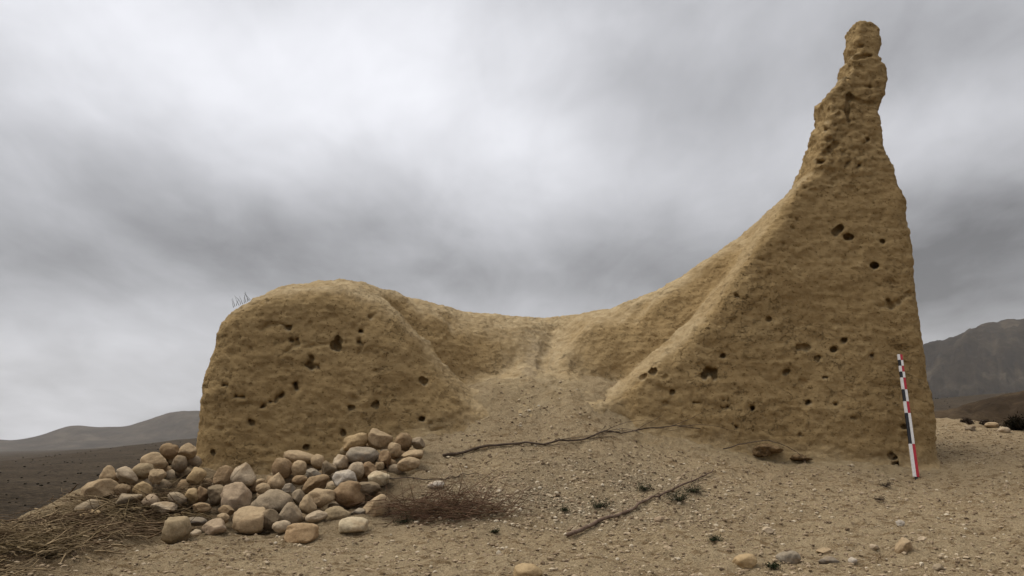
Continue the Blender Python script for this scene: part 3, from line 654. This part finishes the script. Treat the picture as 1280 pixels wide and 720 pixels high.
# ------------------------------------------------------------------ gravel and clods (nobody could count them)
m_peb, t, b = new_mat('pebbles', .9)
at = t.nodes.new('ShaderNodeAttribute'); at.attribute_name = 'tone'
t.links.new(ramp(t, at.outputs['Fac'], [(0, (.10, .07, .045)), (.3, (.22, .16, .10)), (.6, (.34, .26, .17)), (.85, (.42, .34, .23)), (1, (.50, .43, .32))]), b.inputs['Base Color'])
def scatter(name, n, sizef, toner, dens, flat=.6):
    V = []; Fc = []; Tn_ = []; cnt = 0
    bv, bf = ico(1)
    X_ = rng.uniform(-5.2, 11, n*6); d = 6.2+ (rng.random(n*6)**1.25)*11; keep = rng.random(n*6) < dens(X_, d); X_, d = X_[keep][:n], d[keep][:n]
    g = ground_z(X_, d)[0]
    for x_, y_, z_ in zip(X_, d, g):
        s = sizef(); q_ = bv*(1+rng.uniform(-.28, .28, (len(bv), 1))); a = rng.uniform(0, 6.28); q_ = q_*np.array([1, rng.uniform(.6, 1), rng.uniform(flat-.2, flat+.2)])*s
        ca, sa = math.cos(a), math.sin(a); q_ = np.c_[q_[:, 0]*ca-q_[:, 1]*sa, q_[:, 0]*sa+q_[:, 1]*ca, q_[:, 2]]
        V.append(q_+np.array([x_, y_, z_+s*.12])); Fc.append(bf+cnt); cnt += len(bv); Tn_.append(np.full(len(bv), toner()))
    o = mesh(name, np.concatenate(V), np.concatenate(Fc), m_peb, smooth=False); attr(o, 'tone', np.concatenate(Tn_)); tag(o, kind='stuff'); return o
def dens_g(x, y):
    e = region(x, y, [(690, 630, 9.7, 1.8, .8, 1), (790, 605, 10.6, 1.4, .7, .8), (590, 640, 9.3, 1.2, .6, .7), (665, 510, 12.6, .4, .7, .35)])
    return np.clip(.09+e, 0, 1)*np.where((np.abs(x) < 1.7), np.clip((13.3-y)/1.2, .02, 1), 1)*(x > -4.5)*np.where((x > 1.7) & (y > 12.4) & (x < 6.7), 0, 1)*np.where((x < -1.1) & (y > 8.6), 0, 1)
scatter('gravel', 15000, lambda: .007+.026*rng.random()**2.6, lambda: rng.beta(1.3, 1.1), dens_g)
scatter('soil_crumbs', 14000, lambda: .005+.017*rng.random()**2.5, lambda: rng.beta(1.6, 3), lambda x, y: (x > -4.5)*np.where((np.abs(x) < 1.7), np.clip((13.3-y)/1.2, .02, 1), 1)*np.where((x > 1.7) & (y > 12.4) & (x < 6.7), 0, .8)*np.where((x < -1.1) & (y > 8.4), 0, 1))

scatter('dusty_clods', 1500, lambda: .014+.022*rng.random()**2, lambda: rng.uniform(.35, .72), lambda x, y: (x > -4.3)*np.where((np.abs(x) < 1.7), np.clip((13.3-y)/1.2, .02, 1), 1)*np.where((x > 1.7) & (y > 12.4) & (x < 6.7), 0, .8)*np.where((x < -1.1) & (y > 8.4), 0, 1), .42)
# ------------------------------------------------------------------ twigs
class Twigs:
    def __init__(s): s.v = []; s.f = []; s.n = 0
    def add(s, pts, r0, r1, k=3):
        pts = [np.array(p, float) for p in pts]; m = len(pts)
        for i, p in enumerate(pts):
            tg = pts[min(i+1, m-1)]-pts[max(i-1, 0)]; tg /= np.linalg.norm(tg)+1e-9
            a = np.cross(tg, (0, 0, 1) if abs(tg[2]) < .9 else (1, 0, 0)); a /= np.linalg.norm(a); b_ = np.cross(tg, a); r = r0+(r1-r0)*i/(m-1)
            for j in range(k): w = 6.2832*j/k; s.v.append(p+r*(a*math.cos(w)+b_*math.sin(w)))
        for i in range(m-1):
            for j in range(k): s.f.append((s.n+i*k+j, s.n+i*k+(j+1) % k, s.n+(i+1)*k+(j+1) % k, s.n+(i+1)*k+j))
        s.f.append(tuple(s.n+j for j in range(k))[::-1]); s.f.append(tuple(s.n+(m-1)*k+j for j in range(k))); s.n += m*k
    def wander(s, p, dr, ln, r0, n=6, wob=.25, k=3, droop=0., r1=None):
        p = np.array(p, float); dr = np.array(dr, float); dr /= np.linalg.norm(dr); pts = [p.copy()]
        for i in range(n): dr = dr+np.array([random.gauss(0, wob), random.gauss(0, wob), random.gauss(0, wob*.7)-droop]); dr /= np.linalg.norm(dr); p = p+dr*ln/n; pts.append(p.copy())
        s.add(pts, r0, r1 if r1 is not None else r0*.35, k); return pts
    def build(s, name, mat, parent=None): return mesh(name, s.v, s.f, mat, parent)
def twig_mat(name, a, bb, c_):
    m, t, b = new_mat(name, .8)
    t.links.new(ramp(t, tnoise(t, 9, 4, .7), [(.3, a), (.5, bb), (.7, c_)]), b.inputs['Base Color']); return m
m_dry = twig_mat('dry_brush', (.045, .028, .016), (.11, .072, .04), (.22, .155, .092))
m_straw = twig_mat('pale_straw', (.12, .085, .045), (.22, .16, .09), (.36, .27, .16))
m_branch = twig_mat('dead_branch', (.04, .028, .02), (.085, .062, .045), (.14, .105, .078))
m_red = twig_mat('reddish_twig', (.06, .034, .02), (.125, .072, .045), (.22, .14, .09))
m_leaf, t, b = new_mat('small_green_leaf', .7); t.links.new(ramp(t, tnoise(t, 30), [(.3, (.02, .028, .014)), (.7, (.055, .065, .032))]), b.inputs['Base Color'])

def brush(name, centers, n, ln, mats, label, cat, dirs, r=.004, lift=.18):
    root = bpy.data.objects.new(name, None); COL.objects.link(root); c0 = centers[0]; p0 = P(c0[0], c0[1], c0[2]); root.location = p0
    for mi, (pn, mm, share) in enumerate(mats):
        T_ = Twigs()
        for _ in range(int(n*share)):
            c = random.choice(centers); p = P(c[0], c[1], c[2])
            x_ = p[0]+random.gauss(0, c[3]); y_ = p[1]+random.gauss(0, c[4]); z_ = gz(x_, y_)+abs(random.gauss(0, lift))*c[5]
            dr = np.array(random.choice(dirs))+np.random.default_rng(random.randrange(1 << 30)).normal(0, .28, 3)*np.array([1, 1, .55])
            T_.wander((x_-p0[0], y_-p0[1], z_-p0[2]), dr, ln*random.uniform(.4, 1.3), r*random.uniform(.5, 1.5), 5, .2, droop=.05)
        o = T_.build(pn, mm, root); o['kind'] = 'stuff'
    tag(root, label, cat); return root
def bank():
    root = bpy.data.objects.new('brushwood_bank', None); COL.objects.link(root); c0 = P(110, 655, 8.7); root.location = c0
    edge_hi = [(-60, 672), (0, 668), (60, 645), (110, 632), (150, 630), (200, 632)]; edge_lo = [(-60, 745), (0, 735), (60, 706), (110, 690), (150, 680), (205, 668)]
    TT = [Twigs(), Twigs(), Twigs()]
    for _ in range(72):
        px = random.uniform(-60, 232); lo = np.interp(px, [p[0] for p in edge_lo], [p[1] for p in edge_lo]); hi = np.interp(px, [p[0] for p in edge_hi], [p[1] for p in edge_hi])
        py = random.uniform(hi, lo-4); d = min(ray_ground(px, py, 5.5, 12), 8.45+.0245*(665-py)+.5); p = P(px, py, d); g = gz(p[0], p[1])
        a = random.gauss(.35, .45)+(math.pi if random.random() < .5 else 0); lift = random.uniform(0, .16); w_ = random.choices([0, 1, 2], [.36, .34, .30])[0]; sp = random.uniform(.05, .16)
        for _ in range(random.randint(20, 48)):
            x_ = p[0]+random.gauss(0, sp*1.3); y_ = p[1]+random.gauss(0, sp); aa = a+random.gauss(0, .38)
            z_ = gz(x_, y_)+abs(random.gauss(0, .03))+lift*random.random()
            TT[w_].wander((x_-c0[0], y_-c0[1], z_-c0[2]), (math.cos(aa), math.sin(aa), random.gauss(.06, .16)), random.uniform(.08, .45), random.choice([.0022, .003, .004, .0065, .011]), 5, .26, droop=.05)
    for tw, nm, mm in zip(TT, ('twigs', 'straw', 'bark_shreds'), (m_dry, m_straw, m_olive)): o = tw.build(nm, mm, root); o['kind'] = 'stuff'
    tag(root, 'long bank of dry brown brushwood running down left of the stone heap', 'brushwood')
m_olive = twig_mat('olive_shreds', (.06, .04, .02), (.13, .092, .046), (.22, .165, .09))
bank()
brush('brushwood_wisp', [(235, 610, 9.85, .3, .15, 1), (255, 603, 10.0, .2, .12, 1), (210, 612, 9.8, .25, .1, 1)], 260, .6, [('twigs', m_dry, .6), ('straw', m_straw, .4)],
      'sheaf of straw-coloured brushwood caught among stones under the wall\'s left corner', 'brushwood', [(1, .2, .25), (-1, -.2, -.1)], .0042, .06)
brush('dry_bush', [(555, 646, 9.05, .28, .12, 1), (590, 640, 9.2, .25, .14, .8), (525, 640, 9.15, .2, .12, .6)], 520, .5, [('twigs', m_red, .75), ('pale_twigs', m_dry, .25)],
      'low reddish dry bush flattened on the dust right of the stone heap', 'dry bush', [(-1, .1, .15), (1, .1, .2), (-.9, -.2, .05), (.3, .5, .5)], .0038, .12)

def branch(name, pix, r0, r1, label, mat=m_branch, side=8, sl=.35, extra=None):
    pts = [P(a, b_, min(ray_ground(a, b_), 12.25)) for a, b_ in pix]; out = []
    for a, e in zip(pts[:-1], pts[1:]):
        for k in range(4): out.append(a+(e-a)*k/4)
    out.append(pts[-1]); n = len(out); p0 = out[0].copy(); q_ = []
    for i, p in enumerate(out):
        z = max(gz(p[0], p[1]), p[2] if p[1] > 12 else -9)+r0*.7+.012+abs(random.gauss(0, .004)); q_.append(np.array([p[0]+random.gauss(0, .01), p[1]+random.gauss(0, .01), z])-p0)
    root = bpy.data.objects.new(name, None); COL.objects.link(root); root.location = p0
    T_ = Twigs(); T_.add(q_, r0, r1, 6); T_.build('stem', mat, root)
    for i in range(side):
        k = random.randrange(n//3, n); dr = q_[min(k+1, n-1)]-q_[max(k-2, 0)]; dr /= np.linalg.norm(dr); dr = dr+np.array([random.gauss(0, .3), random.gauss(0, .3), random.uniform(-.02, .16)])
        T2 = Twigs(); T2.wander(q_[k], dr, sl*random.uniform(.5, 1.3), r1*.8, 6, .16, 4, .02); T2.build('twig', mat, root)
    tag(root, label, 'branch'); return root
branch('dead_branch', [(553,572),(590,566),(630,560),(660,557),(700,553),(740,548),(775,544),(810,538),(845,535),(875,538)], .022, .006, 'long dark dead branch lying across the dust slope below the saddle', side=16, sl=.8)
branch('dead_branch', [(710,674),(740,660),(770,648),(800,634),(830,620),(860,607),(880,598),(893,590)], .023, .007, 'shorter dead branch slanting over the gravel in front of the large wall', mat=twig_mat('grey_branch', (.06, .04, .028), (.14, .095, .068), (.22, .165, .12)), side=4, sl=.3)
branch('dead_twig', [(470,600),(500,601),(540,602),(570,600),(600,595)], .010, .004, 'thin dead twig on the dust just above the flat whitish stone', side=3, sl=.25)
branch('dead_twig', [(905,563),(930,556),(960,552),(985,560),(1000,570)], .010, .004, 'short curved dead twig at the foot of the large wall', side=4, sl=.25)

def tuft(px, py, w, label, n=40, green=True, d=None):
    d = d or ray_ground(px, py+3); p = P(px, py, d); g = gz(p[0], p[1]); s = w*mpp(d)
    root = bpy.data.objects.new('small_plant', None); COL.objects.link(root); root.location = (p[0], p[1], g)
    T_ = Twigs(); lv = []; lf = []
    for _ in range(n):
        a = random.uniform(0, 6.28); e = random.uniform(.05, .9); pts = T_.wander((0, 0, 0), (math.cos(a)*1.2, math.sin(a), e), s*random.uniform(.35, .6), .0022, 4, .25)
        for q_ in pts[1:]:
            for _ in range(3):
                c = q_+np.array([random.gauss(0, .012) for _ in range(3)]); c[2] = abs(c[2])+.004; u_ = np.array([random.gauss(0, 1) for _ in range(3)]); u_ /= np.linalg.norm(u_); w_ = np.cross(u_, (.3, .2, 1)); w_ /= np.linalg.norm(w_)+1e-6
                L_ = .011; k = len(lv); lv += [c-u_*L_, c+w_*L_*.45, c+u_*L_, c-w_*L_*.45]; lf.append((k, k+1, k+2, k+3))
    T_.build('stems', m_branch, root)
    o = mesh('foliage', lv, lf, m_leaf if green else m_branch, root); o['kind'] = 'stuff'
    tag(root, label, 'plant'); return root
tuft(867,613,24,'dark green sprig growing at the upper bend of the shorter dead branch', 34)
tuft(848,624,34,'widest grey-green tussock just under the shorter dead branch', 50)
tuft(806,611,22,'small dark green plant left of the upper end of the shorter branch', 34)
tuft(751,633,30,'dark green plant among pale gravel left of the shorter branch', 40)
tuft(706,637,13,'tiny green sprig in the gravel, leftmost of those by the branch', 16)
tuft(893,674,18,'lone dark green sprig on bare dust in front of the large wall', 26)
tuft(967,710,18,'dark green sprig at the bottom edge between two half buried stones', 26)
tuft(505,652,26,'green sprig beside the tan triangular boulder at the heap\'s right end', 34)
tuft(618,664,12,'tiny green sprig below the reddish dry bush', 14)
tuft(1107,606,20,'low dark grassy sprig on the dust just left of the striped staff\'s foot', 18, False)
tuft(1097,623,18,'low dark grassy sprig below the one by the striped staff', 14, False)

# tuft of dry stems on the wall's left shoulder
def stems_on_wall():
    p = P(303, 381, 12.3); k = np.argmin(((WV-p)**2).sum(1)); 
    cand = np.where((abs(WV[:, 0]-p[0]) < .06) & (abs(WV[:, 1]-12.3) < .1) & (WN[:, 2] > .2))[0]
    z = WV[cand, 2].max() if len(cand) else p[2]
    root = bpy.data.objects.new('wall_top_weed', None); COL.objects.link(root); root.location = (p[0], 12.3, z-.03)
    for i in range(11):
        x_ = -.13+i*.026; T_ = Twigs(); T_.wander((x_, random.gauss(0, .03), x_*.45), (-.35+random.gauss(0, .25), 0, .8), random.uniform(.08, .2), .005, 4, .14); T_.build('stem', m_grass, root)
    tag(root, 'sparse tuft of dry stems sprouting on the wall\'s left shoulder against the sky', 'weed')
m_grass = twig_mat('grey_green_stem', (.06, .06, .045), (.09, .09, .065), (.14, .13, .09))
stems_on_wall()

# bushes on the crest at the right, scrub on the plain
def bush(px, py, d, w, h, label, mat, n=150):
    p = P(px, py, d); root = bpy.data.objects.new('bush', None); COL.objects.link(root); g = gz(p[0], p[1]); root.location = (p[0], p[1], g)
    T_ = Twigs(); lv = []; lf = []
    for _ in range(n):
        a = random.uniform(0, 6.28); pts = T_.wander((0, 0, -.02), (math.cos(a)*w/h, math.sin(a)*w/h, random.uniform(.2, 1.2)), h*random.uniform(.6, 1.2), .006, 5, .2)
        for q_ in pts[2:]:
            for _ in range(5):
                c = q_+np.array([random.gauss(0, .035) for _ in range(3)]); u_ = np.array([random.gauss(0, 1) for _ in range(3)]); u_ /= np.linalg.norm(u_); w_ = np.cross(u_, (.3, .2, 1)); w_ /= np.linalg.norm(w_)+1e-6
                k = len(lv); lv += [c-u_*.03, c+w_*.012, c+u_*.03, c-w_*.012]; lf.append((k, k+1, k+2, k+3))
    T_.build('stems', m_branch, root); o = mesh('foliage', lv, lf, mat, root); o['kind'] = 'stuff'
    tag(root, label, 'bush')
bush(1275,536,16.8,.3,.32,'dark bush on the mound\'s crest at the right edge of the picture', m_scrub)
bush(1235,531,17.2,.30,.13,'low brown bush on the mound\'s crest between wall and dark bush', m_branch, 110)
bush(1208,526,17.4,.2,.08,'lowest brown bush on the mound\'s crest, closest to the wall', m_branch, 60)
V = []; Fc = []; cnt = 0
for _ in range(1800):
    r = 25*(22**random.random()); u = random.choice([random.uniform(-.9, -.3), random.uniform(.45, .9)]); x_, y_ = u*r, r
    s = random.uniform(.05, .13)*(1+r/220); bv, bf = ICO1; q_ = bv*(1+rng.uniform(-.35, .35, (len(bv), 1)))*np.array([1.2, 1.2, .7])*s
    V.append(q_+np.array([x_, y_, gz(x_, y_)+s*.25])); Fc.append(bf+cnt); cnt += len(bv)
o = mesh('scrub', np.concatenate(V), np.concatenate(Fc), m_scrub); tag(o, kind='stuff')

# ------------------------------------------------------------------ fallen clod at the wall's foot
def clod(px, py, w, h, label, cn='dark'):
    d = ray_ground(px, py+h*.4, 8, 13.2); d = min(d, 12.5); vv, ff = rockmesh(w*mpp(d), h*mpp(d), w*mpp(d)*.8, 'a'); vv = vv+vv/np.linalg.norm(vv, axis=1)[:, None]*(.045*fbm(vv*9, 4, .7))[:, None]; o = mesh('fallen_clod', vv, ff, clod_mat); o.location = P(px, py, d); tag(o, label, 'clod')
clod_mat, t, b = new_mat('fallen_earth'); t.links.new(ramp(t, tnoise(t, 14, 5, .7), [(.3, (.09, .058, .032)), (.5, (.17, .112, .058)), (.72, (.27, .185, .10))]), b.inputs['Base Color']); bump(t, b, [(tnoise(t, 25, 5, .7), .9, .03)])
clod(960,563,36,15,'dark fallen lump of earth at the foot of the large wall')
clod(1000,573,26,8,'flat fallen earth lump just right of the dark lump at the wall\'s foot')

# ------------------------------------------------------------------ striped measuring staff
def paint(name, c):
    m, t, b = new_mat(name, .5); b.inputs['Specular IOR Level'].default_value = .4
    t.links.new(mix(t, .35, c, ramp(t, tnoise(t, 25, 4, .7), [(.4, tuple(np.array(c)*.55)), (.65, c)])), b.inputs['Base Color']); return m
pw, pr, pk = paint('white_paint', (.72, .70, .68)), paint('red_paint', (.42, .02, .035)), paint('black_paint', (.015, .015, .018))
f0 = P(1145.5, 598, 12.2); f1_ = P(1124.5, 443, 12.56)
f0[2] = gz(f0[0], f0[1])-.01
vec = f1_-f0; Ln = np.linalg.norm(vec)
zax = Vector(vec).normalized(); xax = Vector((1, .0, 0)); yax = zax.cross(xax).normalized(); xax = yax.cross(zax).normalized()
rod = bpy.data.objects.new('measuring_staff', None); COL.objects.link(rod); rod.location = f0
rod.rotation_euler = Matrix((xax, yax, zax)).transposed().to_euler()
def box(name, x0, x1, y0, y1, z0, z1, mat, parent, bev=.002):
    bm = bmesh.new(); bmesh.ops.create_cube(bm, size=1)
    for w in bm.verts: w.co = ((x0+x1)/2+w.co.x*(x1-x0), (y0+y1)/2+w.co.y*(y1-y0), (z0+z1)/2+w.co.z*(z1-z0))
    bmesh.ops.bevel(bm, geom=bm.edges[:], offset=bev, segments=1, affect='EDGES')
    me = bpy.data.meshes.new(name); bm.to_mesh(me); bm.free(); me.materials.append(mat); o = bpy.data.objects.new(name, me); COL.objects.link(o); o.parent = parent; return o
seg = [39, 37.5, 14.5, 15, 15, 7.5, 7.5, 7.5, 7.5]; tot = sum(seg); z = .03; hw = .044
pair = [('white', 'red'), ('black', 'white')]
pm = dict(white=pw, red=pr, black=pk)
box('foot_tip', -.02, .02, -.012, .012, -.03, .03, pk, rod)
for i, s in enumerate(seg):
    h_ = (Ln-.03)*s/tot; l_, r_ = pair[i % 2]
    # upper tiers slim down slightly, as on the telescoped staff
    w_ = hw*(1-.18*(z/Ln))
    box(l_+'_band', -w_, -.0004, -.016, .016, z+.0006, z+h_-.0006, pm[l_], rod); box(r_+'_band', .0004, w_, -.016, .016, z+.0006, z+h_-.0006, pm[r_], rod); z += h_
tag(rod, 'tall flat staff in red, white and black checks leaning on the wall\'s right end', 'measuring staff')

# ------------------------------------------------------------------ haze
hz = box('haze', -4200, 4200, -300, 4300, -30, 420, None, None, 1) if False else None
bm = bmesh.new(); bmesh.ops.create_cube(bm, size=1); me = bpy.data.meshes.new('haze')
for w in bm.verts: w.co = (w.co.x*8600, w.co.y*8600, 190+w.co.z*560)
bm.to_mesh(me); bm.free(); hz = bpy.data.objects.new('haze', me); COL.objects.link(hz); tag(hz, kind='stuff')
mh = bpy.data.materials.new('air'); mh.use_nodes = True; t = mh.node_tree; t.nodes.clear()
vo = t.nodes.new('ShaderNodeVolumePrincipled'); vo.inputs['Density'].default_value = 0.00009; vo.inputs['Color'].default_value = (1, .975, .94, 1)
ou = t.nodes.new('ShaderNodeOutputMaterial'); t.links.new(vo.outputs[0], ou.inputs['Volume']); me.materials.append(mh)
print('fillers', FILL)
